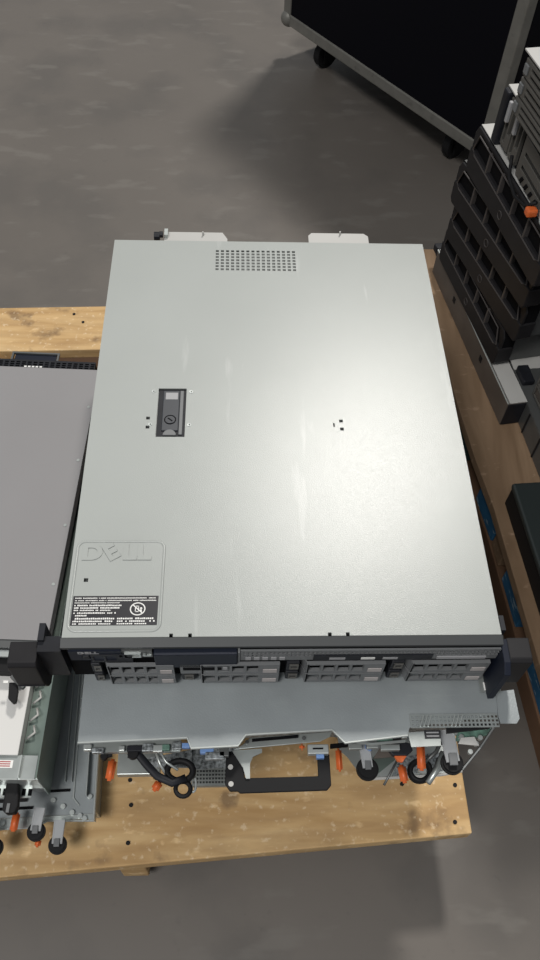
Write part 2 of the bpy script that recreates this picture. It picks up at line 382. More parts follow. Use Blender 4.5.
bm = N(); b3(bm, -.101, -.062, YF-.0046, YF-.0039, .040, .046); obj('slot_opening', bm, 'void', sl)
bm = N(); b3(bm, -.0605, -.0565, YF-.0048, YF-.0039, .042, .047); obj('slot_button', bm, 'greylabel', sl)
# ears
for s in (-1, 1):
    bm = N(); x0 = .2235; x1 = .2465
    if s < 0: x0, x1 = -.2405, -.268
    prism(bm, [(x0, .0, .079), (x0, -.0215, .079), (x0, -.0255, .075), (x0, -.0255, .028), (x0, -.020, .010), (x0, -.014, .002), (x0, 0, .002)] if s < 0 else
              [(x0, .0, .079), (x0, -.022, .079), (x0, -.026, .076), (x0, -.026, .024), (x0, -.018, .012), (x0, 0, .010)], (x1-x0, 0, 0))
    ear = obj('rack_ear', bm, 'bezel', A, .001)
    bm = N()
    if s < 0:
        b3(bm, x0, -.2175, -.012, .004, .02, .0815); prism(bm, [(x0, -.002, .086), (x0, .016, .086), (x0, .016, .05), (x0, -.002, .05)], (.006, 0, 0))
        b3(bm, -.2675, -.241, -.0262, -.0254, .0270, .0280)
        obj('ear_bracket', bm, 'dark', ear)
    else:
        prism(bm, [(x0-.0065, -.002, .0805), (x0-.0065, -.026, .079), (x0-.0065, -.037, .072), (x0-.0065, -.037, .006), (x0-.0065, -.014, .002), (x0-.0065, -.002, .004)], (.0065, 0, 0)); obj('ear_bracket', bm, 'navy', ear, .0006, label='deep navy inner bracket')
        bm = N(); b3(bm, x0-.012, x0+.010, -.030, .004, .004, .0055); ep = obj('ear_foot', bm, 'steel', ear)
        bm = N(); b3(bm, x0-.008, x0+.006, -.0275, -.019, .0054, .0062); obj('ear_label', bm, 'white', ep)
        bm = N(); b3(bm, .2175, .222, .004, .020, .05, .088); obj('ear_hook', bm, 'dark', ear)
# rear tabs
bm = N(); prism(bm, [(-.150, .585, .072), (-.150, .632, .072), (-.067, .632, .072), (-.060, .618, .072), (-.060, .585, .072)], (0, 0, .0012)); cyl(bm, (-.095, .625, .0755), .0012, .008, seg=8); obj('rear_flange', bm, 'lid_pale', A)
bm = N(); prism(bm, [(.057, .585, .072), (.057, .628, .072), (.062, .634, .072), (.138, .634, .072), (.144, .628, .072), (.144, .585, .072)], (0, 0, .0012)); cyl(bm, (.103, .630, .0755), .0012, .008, seg=8); obj('rear_flange', bm, 'lid_pale', A)
bm = N(); cyl(bm, (-.1605, .620, .075), .006, .008, 'x', 12); cyl(bm, (-.1545, .621, .077), .0045, .005, 'x', 12); obj('rear_thumbscrew', bm, 'dark', A, smooth=False)
bm = N(); b3(bm, -.15, -.145, .618, .632, .073, .079); obj('rear_clip', bm, 'steel_bright', A)
bm = N(); b3(bm, -.2195, -.2172, .50, .515, .045, .06); obj('side_clip', bm, 'dark', A)

# ------------------------------------------------------------------ small rear-end fittings
def local(p, par): return Vector(p) - par.location
def release_tab(par, px, py, z, w=.0075, l=.022, tilt=0.0):
    p = local(at(px, py, z), par); bm = N()
    bx(bm, (0, 0, 0), (w, l, .006)); bmesh.ops.bevel(bm, geom=[e for e in bm.edges], offset=.0022, segments=2, affect='EDGES')
    bmesh.ops.rotate(bm, cent=(0, 0, 0), matrix=Matrix.Rotation(tilt, 3, 'Z'), verts=bm.verts); bmesh.ops.translate(bm, vec=p, verts=bm.verts)
    return obj('release_tab', bm, 'orange', par, smooth=True, label='orange release tab')
def ring_strap(par, px0, py0, px1, py1, z, r=.0118, w=.010):
    a = local(at(px0, py0, z), par); b = local(at(px1, py1, z-.004), par); d = (b-a).normalized(); s = Vector((d.y, -d.x, 0))*w/2
    bm = N(); prism(bm, [a-s, a+s, b+s*.9, b-s*.9], (0, 0, .0018))
    for q in (-1, 1): tube(bm, [a+s*q+Vector((0, 0, .001)), b+s*q*.9+Vector((0, 0, .001))], .0012, 6)
    o = obj('power_supply_strap', bm, 'strap', par)
    bm = N(); v = cyl(bm, (0, 0, 0), r, .008, seg=28); bmesh.ops.bevel(bm, geom=[e for e in bm.edges if abs(e.verts[0].co.z-e.verts[1].co.z) < 1e-5], offset=.002, segments=2, affect='EDGES')
    bmesh.ops.translate(bm, vec=b-Vector((0, 0, .005)), verts=bm.verts); obj('strap_end_disc', bm, 'rubber', o, smooth=False)
    bm = N(); bx(bm, b+Vector((0, 0, .003))-d*.002, (w*.62, w*.9, .003)); obj('strap_buckle', bm, 'graylatch2', o, .0006)
    return o

# ------------------------------------------------------------------ server B (galvanised lid, turned round, rear end to the viewer)
ZB = .349; HB = .087
B = thing('rack_server', 'server with scuffed galvanised lid sticking out below the big grey server', 'server', (0, 0, ZB))
def P(px, py, z=.436, par=B): return local(at(px, py, z), par)
out = [P(77.5, 742), P(187, 737), P(191, 747.5), P(238, 745), P(246, 734), P(332, 729), P(345, 742), P(408, 734.5), P(410, 727), P(498, 714)]
out += [P(497, 700), Vector((.222, .56, HB)), Vector((-.2165, .56, HB))]
bm = N(); prism(bm, [Vector((p.x, p.y, HB-.0025)) for p in out], (0, 0, .0012))
blid = obj('lid', bm, 'galv', B, .0004)
bm = N(); tube(bm, [P(*q)+Vector((0, -.0005, -.0014)) for q in ((77.5, 742), (187, 737), (191, 747.5), (238, 745), (246, 734), (332, 729), (345, 742), (408, 734.5))], .0013, 6); obj('lid_rim', bm, 'steel_bright', blid)
bm = N(); b3(bm, -.205, .2165, -.046, .56, .001, HB-.004); obj('chassis', bm, 'steel_dark', B)
bm = N(); pts = [P(497, 690), P(515, 688), P(521, 717), P(518, 722), P(502, 722), P(499, 714)]; prism(bm, [Vector((p.x, p.y, HB-.006)) for p in pts], (0, 0, .0012)); obj('corner_flange', bm, 'galv', B)
# left side channel under lid
bm = N(); hs = []
x0, x1 = .1335, .2265
for i in range(22):
    for j in range(3):
        hx = x0+.002+i*.0042; hs.append((hx, hx+.0024, -.0645+.0042*j+.001, -.0645+.0042*j+.0034))
plate(bm, x0, x1, -.0650, -.0505, HB-.001, HB+.0004, hs); pv = obj('perforated_edge', bm, 'steel', B)
bm = N(); 
for cx in (.1435, .1765):
    for k in range(3): tube(bm, [(cx+k*.004, -.0635, HB+.0010), (cx+.005+k*.004, -.052, HB+.0010)], .0009, 5)
obj('pressed_bars', bm, 'steel_bright', pv)
# rear plate bits under the perforated edge
bm = N(); a, b = P(409, 735), P(497, 722); zt2 = HB-.006
prism(bm, [(a.x, a.y+.004, zt2), (a.x+.002, a.y-.011, zt2), (a.x+.033, a.y-.010, zt2), (a.x+.033, a.y+.006, zt2)], (0, 0, .0015)); rp = obj('rear_bracket', bm, 'steel', B)
bm = N(); prism(bm, [P(x, y, .430) for x, y in ((446, 728), (492, 723), (489, 729), (446, 734))], (0, 0, .003)); obj('rear_slot', bm, 'rubber', B)
bm = N(); p = P(432, 733, .43); bx(bm, (p.x, p.y-.002, zt2+.0018), (.017, .0085, .0005)); lb = obj('bracket_label', bm, 'label', rp)
bm = N()
for k in (-1, 1): bx(bm, (p.x, p.y-.002+k*.0018, zt2+.0022), (.013, .0014, .0001))
obj('label_print', bm, 'greylabel', lb)
bm = N(); b3(bm, -.205, -.06, -.062, -.046, .052, .058); ba = obj('rear_shelf', bm, 'steel', B)
bm = N(); b3(bm, -.2, .215, -.0485, -.0455, .006, .075); obj('rear_panel', bm, 'chip', B)
bm = N(); b3(bm, -.195, -.105, -.079, -.064, .0585, .064); obj('connector_strip', bm, 'steel', B)
for (px, py, mm, w, l) in ((88, 748, 'steel_bright', .008, .006), (98, 751, 'chip', .012, .005), (122, 749, 'steel_bright', .006, .005), (135, 749, 'dark', .016, .006), (148, 748, 'chip', .012, .008),
        (158, 749, 'steel_bright', .010, .007), (166, 748, 'pcb', .008, .006), (177, 746, 'chip', .010, .008), (186, 746, 'blue', .008, .005), (207, 751, 'blue', .014, .006), (224, 752, 'steel_dark', .01, .01), (215, 756, 'chip', .02, .008),
        (355, 747, 'steel', .014, .006), (372, 745, 'steel', .012, .008), (384, 741, 'pcb', .018, .004), (396, 738, 'dark', .010, .005), (404, 736, 'steel_bright', .005, .006), (390, 748, 'steel', .02, .006)):
    p = P(px, py, .415); bm = N(); bx(bm, p, (w, l, .006)); obj('connector', bm, mm, B, .0006)
# jagged right rear rim with greenish board
bm = N(); a = P(452, 737, .42); 
prism(bm, [P(455, 742, .41), P(490, 735, .41), P(497, 722, .41), P(458, 728, .41)], (0, 0, .003)); obj('riser_board', bm, 'pcb', B)
bm = N(); tube(bm, [P(462, 770, .40), P(480, 748, .41), P(500, 718, .42)], .0015, 6); obj('rear_rail', bm, 'steel_dark', B)
for px, py in ((455, 733), (461, 737), (486, 727), (492, 726), (480, 738), (476, 744), (470, 752)):
    bm = N(); p = P(px, py, .417); cyl(bm, p, .0026, .004, seg=10); obj('rear_screw', bm, 'steel_bright', B)
bm = N(); prism(bm, [P(458, 744, .422), P(461, 738, .422), P(474, 737, .422), P(479, 746, .422)], (0, 0, .001)); obj('pale_tag', bm, 'lid_pale', B)
# black folding handle (C shape)
zc = .40
bm = N(); pts = [(226, 753), (237, 751), (243, 765), (245, 779), (318, 777), (317, 757), (329, 755), (331, 786), (327, 791), (240, 794), (238, 792), (230, 792), (225, 785)]
prism(bm, [P(x, y, zc) for x, y in pts], (0, 0, .004)); h = obj('folding_handle', bm, 'rubber', B, .0008)
bm = N()
for px, py in ((230.5, 767), (231, 784)): cyl(bm, P(px, py, zc+.0043), .0027, .0008, seg=14)
obj('handle_hole', bm, 'lid_pale', h)
bm = N(); prism(bm, [P(x, y, zc+.008) for x, y in ((234, 750), (320, 742), (330, 737), (332, 732), (250, 738), (243, 745))], (0, 0, .002)); sb = obj('handle_bracket', bm, 'steel', B, .0005)
bm = N(); prism(bm, [P(x, y, zc+.005) for x, y in ((232, 751), (262, 749), (262, 753), (253, 757), (250, 764), (250, 779), (246, 779), (243, 768))], (0, 0, .0015)); obj('bracket_arm', bm, 'steel', sb)
bm = N(); prism(bm, [P(x, y, zc+.0125) for x, y in ((252, 742), (298, 738), (298, 735), (252, 739))], (0, 0, .001)); obj('bracket_slot', bm, 'void', sb)
bm = N(); cyl(bm, P(247, 742, zc+.0115), .002, .001, seg=10); cyl(bm, P(304, 738, zc+.0115), .0022, .001, seg=10); cyl(bm, P(336, 735.5, zc+.0115), .0022, .001, seg=10); obj('bracket_rivet', bm, 'steel_dark', sb)
bm = N(); bx(bm, P(318, 750, zc+.008), (.022, .010, .008)); lt = obj('handle_latch', bm, 'steel_bright', B, .001)
bm = N(); bx(bm, P(318, 748.5, zc+.0124), (.011, .0016, .0006)); obj('latch_slot', bm, 'void', lt)
bm = N(); bx(bm, P(320, 757, zc+.006), (.008, .004, .006)); obj('blue_clip', bm, 'blue', lt)
release_tab(B, 302, 747, .41, .0055, .007)
release_tab(B, 339, 760, .395, .0065, .024)
bm = N(); tube(bm, [P(335, 733, .43), P(352, 741, .43), P(372, 744, .428), P(405, 741, .425)], .0016, 6); obj('rear_wire_rail', bm, 'steel', B)
bm = N(); prism(bm, [P(x, y, .40) for x, y in ((330, 745), (361, 742), (361, 746), (330, 749))], (0, 0, .004)); obj('rear_gap', bm, 'void', B)
# ring straps, tabs and curled loop at the rear
ring_strap(B, 364, 745, 368, 768, .40)
ring_strap(B, 446, 730, 453, 762, .415, .0118, .014)
release_tab(B, 403, 774, .39, .0085, .019, .1)
release_tab(B, 421, 757, .41, .0085, .028, -.08)
bm = N(); tube(bm, [P(420+10*math.cos(t*PI/14), 771+10*math.sin(t*PI/14), .375) for t in range(28)], .0032, 8, True, .006); obj('cord_ring', bm, 'rubber', B, smooth=True)
bm = N(); cyl(bm, P(422, 770, .375), .0045, .003, seg=12); obj('ring_stud', bm, 'steel_bright', B)
bm = N(); tube(bm, [P(443, 752, .385), P(438, 768, .385), P(428, 783, .385)], .0032, 8); obj('wire_bail', bm, 'steel', B, smooth=True)
for pts_, r_ in ((((425, 762), (436, 752), (441, 742)), .0022), (((431, 778), (438, 758)), .0016), (((384, 785), (399, 757)), .0013)):
    bm = N(); tube(bm, [P(x, y, .382) for x, y in pts_], r_, 8); obj('wire_bail', bm, 'steel_dark', B, smooth=True)
bm = N(); prism(bm, [P(x, y, .405) for x, y in ((384, 747), (402, 743), (410, 745), (412, 752), (406, 757), (392, 757))], (0, 0, .006)); sb2 = obj('socket_block', bm, 'dark', B, .001)
bm = N(); prism(bm, [P(x, y, .405) for x, y in ((394, 757), (406, 757), (402, 763), (397, 762))], (0, 0, .004)); obj('socket_tab', bm, 'orange', sb2)
bm = N(); prism(bm, [P(x, y, .40) for x, y in ((364, 741), (375, 741), (376, 748), (370, 752), (365, 749))], (0, 0, .012)); obj('blue_plug', bm, 'blue', B, .001)
bm = N(); prism(bm, [P(x, y, .395) for x, y in ((373, 759), (384, 741), (390, 745), (396, 757))], (0, 0, .002)); obj('folded_plate', bm, 'brown_side', B)
release_tab(B, 111, 770, .40, .0085, .022, -.1)
bm = N(); cyl(bm, P(104, 757, .405), .0035, .006, seg=12); tube(bm, [P(104, 757, .405), P(112, 755, .405)], .002, 6); obj('tab_knob', bm, 'rubber', B)
release_tab(B, 157, 786, .375, .0085, .012, -.6)
bm = N(); tube(bm, [P(128, 754, .41), P(138, 754, .41), P(146, 764, .405), P(157, 776, .40), P(172, 783, .395), (P(186, 778, .395))], .0042, 8, rz=.0022)
cs = obj('curved_strap', bm, 'dark', B, smooth=True)
bm = N(); tube(bm, [P(180+13*math.cos(t*PI/12), 771+10*math.sin(t*PI/12), .39) for t in range(24)], .0035, 8, True, .005); tube(bm, [P(183+7.5*math.cos(t*PI/10), 789+7.5*math.sin(t*PI/10), .388) for t in range(20)], .0024, 8, True); obj('strap_ring', bm, 'rubber', cs, smooth=True)
bm = N(); cyl(bm, P(133, 754, .412), .0055, .006, seg=14); obj('strap_pivot', bm, 'rubber', cs)
bm = N(); tube(bm, [P(193+3*math.cos(t*PI/8), 784+8*math.sin(t*PI/8), .385) for t in range(16)], .0014, 8, True); obj('split_ring', bm, 'steel_bright', cs, smooth=True)
bm = N(); tube(bm, [P(156, 752, .40), P(160, 764, .395), P(168, 778, .39)], .0016, 6); obj('wire_bail', bm, 'steel_bright', B, smooth=True)
bm = N(); tube(bm, [P(160, 751, .40), P(166, 762, .395), P(178, 770, .395)], .0014, 6); obj('wire_bail', bm, 'steel_bright', B, smooth=True)

# ------------------------------------------------------------------ servers C, D, E beneath
Cs = thing('rack_server', 'server with perforated rear floor, directly under the galvanised-lid server', 'server', (0, 0, .262))
bm = N(); b3(bm, -.2165, .2165, .010, .55, .001, .0855); obj('chassis', bm, 'steel_dark', Cs)
hs = []
for i in range(11):
    for j in range(9): hs.append((-.0965+i*.0036, -.0943+i*.0036, -.081+j*.0042, -.0785+j*.0042))
bm = N(); plate(bm, -.0985, -.055, -.084, .010, .030, .0312, hs); b3(bm, -.0985, -.055, -.084, -.083, .024, .0315); obj('perforated_floor', bm, 'steel', Cs)
bm = N(); plate(bm, -.098, -.0555, -.083, .010, .024, .0245, []); obj('floor_lining', bm, 'steel_dark', Cs)
bm = N(); p0 = local(at(118, 757, .30), Cs); p1 = local(at(160, 774, .30), Cs); b3(bm, p0.x, p1.x, p1.y, .010, p0.z-.012, p0.z); cp = obj('power_supply', bm, 'steel', Cs, .001)
bm = N(); q = [local(at(x, y, .335), Cs) for x, y in ((140, 760), (192, 750), (192, 768), (146, 768))]; prism(bm, q, (0, 0, .002)); obj('circuit_board', bm, 'chip', Cs)
bm = N(); q = [local(at(x, y, .33), Cs) for x, y in ((192, 750), (240, 748), (238, 768), (192, 770))]; prism(bm, q, (0, 0, .002)); obj('circuit_board', bm, 'chip', Cs)
Ds = thing('rack_server', 'server with bright steel rear flange, fourth from the top of the centre stack', 'server', (0, 0, .175))
bm = N(); b3(bm, -.2165, .2165, .028, .54, .001, .0855); obj('chassis', bm, 'steel_dark', Ds)
q = [local(at(x, y, .262), Ds) for x, y in ((366, 779), (449, 774), (440, 690), (330, 695), (340, 750), (348, 757), (356, 768))]
bm = N(); prism(bm, [Vector((p.x, p.y, .0835)) for p in q], (0, 0, .0015)); fl = obj('rear_flange', bm, 'steel_bright', Ds)
q = [local(at(x, y, .2603), Ds) for x, y in ((374, 777), (399, 757), (385, 748), (372, 758))]; bm = N(); prism(bm, q, (0, 0, .0012)); obj('flange_plate', bm, 'green_steel', fl)
bm = N(); tube(bm, [local(at(x, y, .2603), Ds) for x, y in ((376, 757), (398, 755))], .0016, 6); tube(bm, [local(at(x, y, .2603), Ds) for x, y in ((368, 779), (440, 775), (462, 771))], .0018, 6); obj('flange_rim', bm, 'lid_pale', fl)
q = [local(at(x, y, .2603), Ds) for x, y in ((400, 757), (445, 752), (462, 768), (392, 776))]; bm = N(); prism(bm, q, (0, 0, .0012)); obj('circuit_board', bm, 'chip', fl)
Es = thing('rack_server', 'thin server lying lowest in the centre stack on the pine boards', 'server', (0, 0, .14))
bm = N(); b3(bm, -.2165, .2165, .024, .53, .0005, .0345); obj('chassis', bm, 'steel_dark', Es)

# ------------------------------------------------------------------ left stack
z3 = .14
c0 = at(98, 820, .185)
L3 = thing('rack_server', 'grey tray server lying lowest at lower left on the pale pallet', 'server', (-.2235, c0.y, z3), .035)
bm = N(); b3(bm, -.434, 0, .012, .60, .001, .034); obj('chassis', bm, 'steel', L3, .0005)
bm = N(); b3(bm, -.434, -.004, .010, .60, .034, .0355); lid3 = obj('lid', bm, 'galv', L3)
bm = N(); b3(bm, -.0015, 0, .0, .60, .034, .045); b3(bm, -.013, -.012, .03, .60, .0355, .047); b3(bm, -.034, -.033, .05, .60, .0355, .040); b3(bm, -.042, -.041, .05, .60, .0355, .042); obj('side_rail', bm, 'steel', L3)
bm = N(); tube(bm, [(-.022, .02, .0365), (-.030, .03, .0365), (-.030, .6, .0365)], .0012, 6); tube(bm, [(-.0015, .0, .045), (-.0015, .6, .045)], .0012, 6); tube(bm, [(-.0125, .03, .047), (-.0125, .6, .047)], .0008, 6); obj('rail_edge', bm, 'steel_bright', L3)
bm = N(); prism(bm, [(-.434, .0095, .033), (-.434, -.003, .033), (-.075, -.003, .033), (-.060, .004, .033), (-.012, .004, .033), (0, 0, .033), (0, .0095, .033)], (0, 0, .0028)); obj('rear_flange', bm, 'steel', L3)
bm = N(); tube(bm, [(-.434, -.003, .036), (-.075, -.003, .036), (-.060, .004, .036), (0, .001, .036)], .0012, 6); obj('flange_rim', bm, 'steel_bright', L3)
bm = N(); b3(bm, -.062, -.035, .038, .041, .0365, .0385); b3(bm, -.14, -.08, .019, .022, .0365, .0385); obj('black_slot', bm, 'void', L3)
bm = N(); plate(bm, -.13, -.088, .028, .044, .0375, .0395, [(-.126, -.112, .032, .040), (-.108, -.092, .032, .040)]); obj('socket_frame', bm, 'rubber', L3)
for x, y in ((-.042, .020), (-.030, .012), (-.014, .004), (-.055, .028), (-.009, .030), (-.12, .006), (-.115, .004), (-.020, .0075)):
    bm = N(); cyl(bm, (x, y, .0365), .0032, .005, seg=10); obj('rear_screw', bm, 'steel_bright', L3)
def lp(px, py, z): 
    v = at(px, py, z) - L3.location; return Matrix.Rotation(-.035, 3, 'Z') @ v
def strap_l(par, px0, py0, px1, py1, z):
    a = lp(px0, py0, z); b = lp(px1, py1, z-.003); d = (b-a).normalized(); s = Vector((d.y, -d.x, 0))*.0058
    bm = N(); prism(bm, [a-s, a+s, b+s*.9, b-s*.9], (0, 0, .0018))
    for q in (-1, 1): tube(bm, [a+s*q+Vector((0, 0, .001)), b+s*q*.9+Vector((0, 0, .001))], .0013, 6)
    o = obj('power_supply_strap', bm, 'strap', par)
    bm = N(); cyl(bm, b-Vector((0, 0, .005)), .0112, .008, seg=28); bmesh.ops.bevel(bm, geom=[e for e in bm.edges if abs(e.verts[0].co.z-e.verts[1].co.z) < 1e-5], offset=.002, segments=2, affect='EDGES'); obj('strap_end_disc', bm, 'rubber', o)
    bm = N(); bx(bm, b+Vector((0, .001, .003)), (.007, .009, .003)); obj('strap_buckle', bm, 'graylatch2', o, .0006)
strap_l(L3, 40, 808, 35.5, 831, .205); strap_l(L3, 60, 820, 57, 844, .195); strap_l(L3, -8, 822, -7, 847, .195)
def tab_l(px, py, z, w, l, t=0):
    p = lp(px, py, z); bm = N(); bx(bm, (0, 0, 0), (w, l, .006)); bmesh.ops.bevel(bm, geom=bm.edges[:], offset=.002, segments=2, affect='EDGES')
    bmesh.ops.rotate(bm, cent=(0, 0, 0), matrix=Matrix.Rotation(t, 3, 'Z'), verts=bm.verts); bmesh.ops.translate(bm, vec=p, verts=bm.verts); obj('release_tab', bm, 'orange', L3, smooth=True, label='orange release tab')
tab_l(15, 822, .20, .009, .022, -.1); tab_l(38, 843, .182, .007, .010, -.2)

# L2 : pale lid, greenish open side
L2 = thing('rack_server', 'pale-lidded server with greenish side channel, black lever and red-printed label', 'server', (-.2805, -.068, .195), -.03)
bm = N(); b3(bm, -.434, -.002, .004, .50, .001, .060); obj('chassis', bm, 'steel_dark', L2)
bm = N(); b3(bm, -.434, -.027, .026, .50, .080, .082); b3(bm, -.434, -.028, .027, .50, .060, .08); obj('lid', bm, 'white_lid', L2, .001)
bm = N(); b3(bm, -.002, 0, .0, .50, .001, .084); sd = obj('side_wall', bm, 'green_steel', L2)
bm = N(); b3(bm, -.027, -.002, .004, .50, .060, .062); obj('side_channel', bm, 'green_steel', L2)
bm = N()
for k in range(6):
    y = .05+k*.022; tube(bm, [(-.024, y, .066), (-.014, y+.006, .072), (-.018, y+.016, .066)], .0016, 6)
obj('spring_clip', bm, 'lid_pale', L2, smooth=True)
bm = N(); b3(bm, -.434, -.004, .0, .027, .076, .0775); rs = obj('rear_shelf', bm, 'steel', L2)
bm = N(); b3(bm, -.434, 0, -.0015, 0, .040, .078); b3(bm, -.023, -.0215, 0, .026, .0775, .083); obj('rear_rim', bm, 'steel_bright', L2)
bm = N(); b3(bm, -.434, -.012, -.014, -.0015, .045, .047); obj('rear_grille', bm, 'steel', L2)
bm = N()
for k in range(7): b3(bm, -.016-k*.0075, -.0115-k*.0075, -.012, -.004, .0468, .0474)
obj('grille_opening', bm, 'void', L2)
bm = N(); plate(bm, -.052, -.032, .012, .021, .0775, .0781, []); pl = obj('printed_tag', bm, 'white', L2, label='white tag with red print')
bm = N()
for k in range(3): b3(bm, -.050+.001*k, -.035, .0135+k*.0025, .0147+k*.0025, .0781, .0784)
obj('tag_print', bm, 'red', pl)
bm = N(); b3(bm, -.075, -.052, .018, .022, .078, .082); obj('black_slot', bm, 'void', L2)
def l2(px, py, z): return Matrix.Rotation(.03, 3, 'Z') @ (at(px, py, z)-L2.location)
bm = N(); q = [l2(x, y, .245) for x, y in ((9, 782), (21, 783), (20, 808), (17, 815), (8, 816), (4, 812), (6, 800))]; prism(bm, q, (0, 0, .012)); lv = obj('release_lever', bm, 'rubber', L2, .002)
bm = N(); bx(bm, l2(8, 808, .258), (.0035, .010, .002)); obj('lever_window', bm, 'graylatch2', lv)

# L1 : grey lid beside the main server
L1 = thing('rack_server', 'flat mid grey server lid left of the big grey server, black vented far end', 'server', (-.2925, .066, .2775), math.radians(-2.7))
bm = N(); b3(bm, -.434, -.001, .012, .476, .001, .036); obj('chassis', bm, 'steel_dark', L1)
bm = N(); b3(bm, -.434, .010, .022, .476, .0365, .038); b3(bm, .0088, .010, .022, .476, .02, .038); l1 = obj('lid', bm, 'lid_left', L1, .0008)
bm = N()
for y in (.40, .30, .19, .10): cyl(bm, (.0035, y, .0383), .0022, .0008, seg=12)
obj('lid_screw', bm, 'steel', L1)
hs = []
for i in range(48):
    for j in range(3): hs.append((-.430+i*.009, -.4238+i*.009, .479+j*.0042, .4818+j*.0042))
bm = N(); plate(bm, -.434, 0, .476, .494, .034, .0355, hs); b3(bm, -.434, 0, .4925, .494, .001, .0345); fb = obj('vented_front', bm, 'dark', L1)
bm = N(); b3(bm, -.434, 0, .477, .4915, .028, .030); obj('front_lining', bm, 'void', fb)
bm = N(); plate(bm, -.135, -.06, .492, .512, .030, .034, [(-.132, -.063, .4945, .509)]); obj('front_handle', bm, 'steel_dark', fb)
bm = N(); b3(bm, -.13, -.065, .494, .509, .020, .031); obj('handle_recess', bm, 'navy', fb)
bm = N()
for k in range(5): b3(bm, -.110+k*.006, -.106+k*.006, .478, .4805, .0356, .0362)
obj('front_marks', bm, 'white', fb)
bm = N(); b3(bm, -.434, -.008, .004, .022, .026, .0275); sh = obj('rear_ledge', bm, 'galv', L1)
bm = N(); b3(bm, -.434, -.012, .002, .010, .0275, .031); obj('rear_strip', bm, 'steel_bright', L1)
bm = N(); cyl(bm, (-.030, .006, .0315), .0042, .0015, seg=14); obj('strip_screw', bm, 'steel_dark', L1)
bm = N(); b3(bm, -.434, -.016, -.014, .004, .006, .022); obj('rear_socket', bm, 'rubber', L1, .001)
def l1p(px, py, z): return Matrix.Rotation(math.radians(2.7), 3, 'Z') @ (at(px, py, z)-L1.location)
bm = N(); q = [l1p(x, y, .29) for x, y in ((10, 684), (18, 684), (19, 692), (17, 704), (14, 705), (9, 700))]; prism(bm, q, (0, 0, .006)); obj('release_lever', bm, 'rubber', L1, .001)
bm = N(); tube(bm, [l1p(x, y, .30) for x, y in ((12, 676), (18, 682), (24, 688))], .003, 6); obj('lever_arm', bm, 'steel_dark', L1)
bm = N(); bx(bm, l1p(6, 682, .302), (.006, .003, .002)); obj('bright_contact', bm, 'white', L1)
# ledge below A's ear between L1 and L2
bm = N(); 

# ------------------------------------------------------------------ right pallet
bm.free()
RP = thing('wooden_pallet', 'shaded brown pallet with blue painted edge under the dark servers at right', 'pallet')
EP = [(1.06, .352), (.66, .358), (.50, .372), (.396, .386), (.222, .397), (-.02, .412)]
def ey(y):
    for (ya, xa), (yb, xb) in zip(EP, EP[1:]):
        if y >= yb: return xa + (xb-xa)*(ya-y)/(ya-yb)
    return EP[-1][1]
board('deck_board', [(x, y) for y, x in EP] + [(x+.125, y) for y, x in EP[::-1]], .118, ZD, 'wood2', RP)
for k in range(4):
    o = .145+k*.155
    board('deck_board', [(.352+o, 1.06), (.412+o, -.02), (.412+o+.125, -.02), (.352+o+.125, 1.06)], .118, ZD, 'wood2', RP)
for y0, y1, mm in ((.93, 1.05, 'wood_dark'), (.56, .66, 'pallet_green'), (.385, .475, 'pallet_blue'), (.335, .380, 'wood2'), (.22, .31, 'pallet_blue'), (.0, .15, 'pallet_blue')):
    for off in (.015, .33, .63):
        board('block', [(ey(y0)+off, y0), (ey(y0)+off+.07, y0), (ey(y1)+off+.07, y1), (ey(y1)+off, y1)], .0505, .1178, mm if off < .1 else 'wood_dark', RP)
for off in (.012, .32, .62):
    board('bottom_board', [(x+off, y) for y, x in EP] + [(x+off+.09, y) for y, x in EP[::-1]], 0, .05, 'wood_dark', RP)

# ------------------------------------------------------------------ bezelled servers on the right pallet
def bezel_server(x, y, z, phi, label, lidm='steel', h=.087, ops=5, W=.385):
    s = thing('rack_server', label, 'server', (x, y, z), phi, 'bezelled servers stacked on the right pallet')
    # local frame: left far end of the bezel at x=0, front at y=0 facing -y
    hl = h*.52
    bm = N(); b3(bm, .012, W-.012, .030, .56, .001, h-.002); obj('chassis', bm, 'steel_dark', s)
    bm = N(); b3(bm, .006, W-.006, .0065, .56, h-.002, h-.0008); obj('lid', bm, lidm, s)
    bm = N()
    prism(bm, [(0, 0, .012), (.006, 0, .004), (W-.006, 0, .004), (W, 0, .012), (W, 0, hl), (0, 0, hl)], (0, .030, 0))
    prism(bm, [(0, .002, hl), (.008, .002, hl), (.022, .002, h-.010), (W-.022, .002, h-.010), (W-.008, .002, hl), (W, .002, hl), (W, .002, h-.016), (W-.008, .002, h-.002), (.008, .002, h-.002), (0, .002, h-.016)], (0, .004, 0))
    bz = obj('bezel', bm, 'bezel', s, .003)
    bm = N(); tube(bm, [(.012, -.0005, hl+.002), (.024, -.0005, h-.010), (W-.024, -.0005, h-.010), (W-.012, -.0005, hl+.002), (W-.022, -.0005, hl-.004), (.022, -.0005, hl-.004)], .0013, 6, True)
    obj('opening_rim', bm, 'bezel_edge', bz)
    for k in range(1, ops+1):
        xx = .018 + k*((W-.036)/(ops+1)); bm = N()
        prism(bm, [(xx-.0022, -.001, hl-.003), (xx+.0022, -.001, hl-.003), (xx+.0022, -.001, h-.010), (xx-.0022, -.001, h-.010)], (0, .010, 0)); obj('bezel_rib', bm, 'bezel_edge', bz, .001)
    bm = N(); b3(bm, .003, W-.003, .0065, .029, hl-.002, h-.0025); obj('bezel_mesh', bm, 'void', s)
    bm = N(); tube(bm, [(W/2+.0065*math.cos(t*PI/10), -.0004, h*.26+.0065*math.sin(t*PI/10)) for t in range(20)], .0008, 6, True); obj('round_emblem', bm, 'bezel_edge', bz)
    return s
def corner(px, py, z): return at(px, py, z)
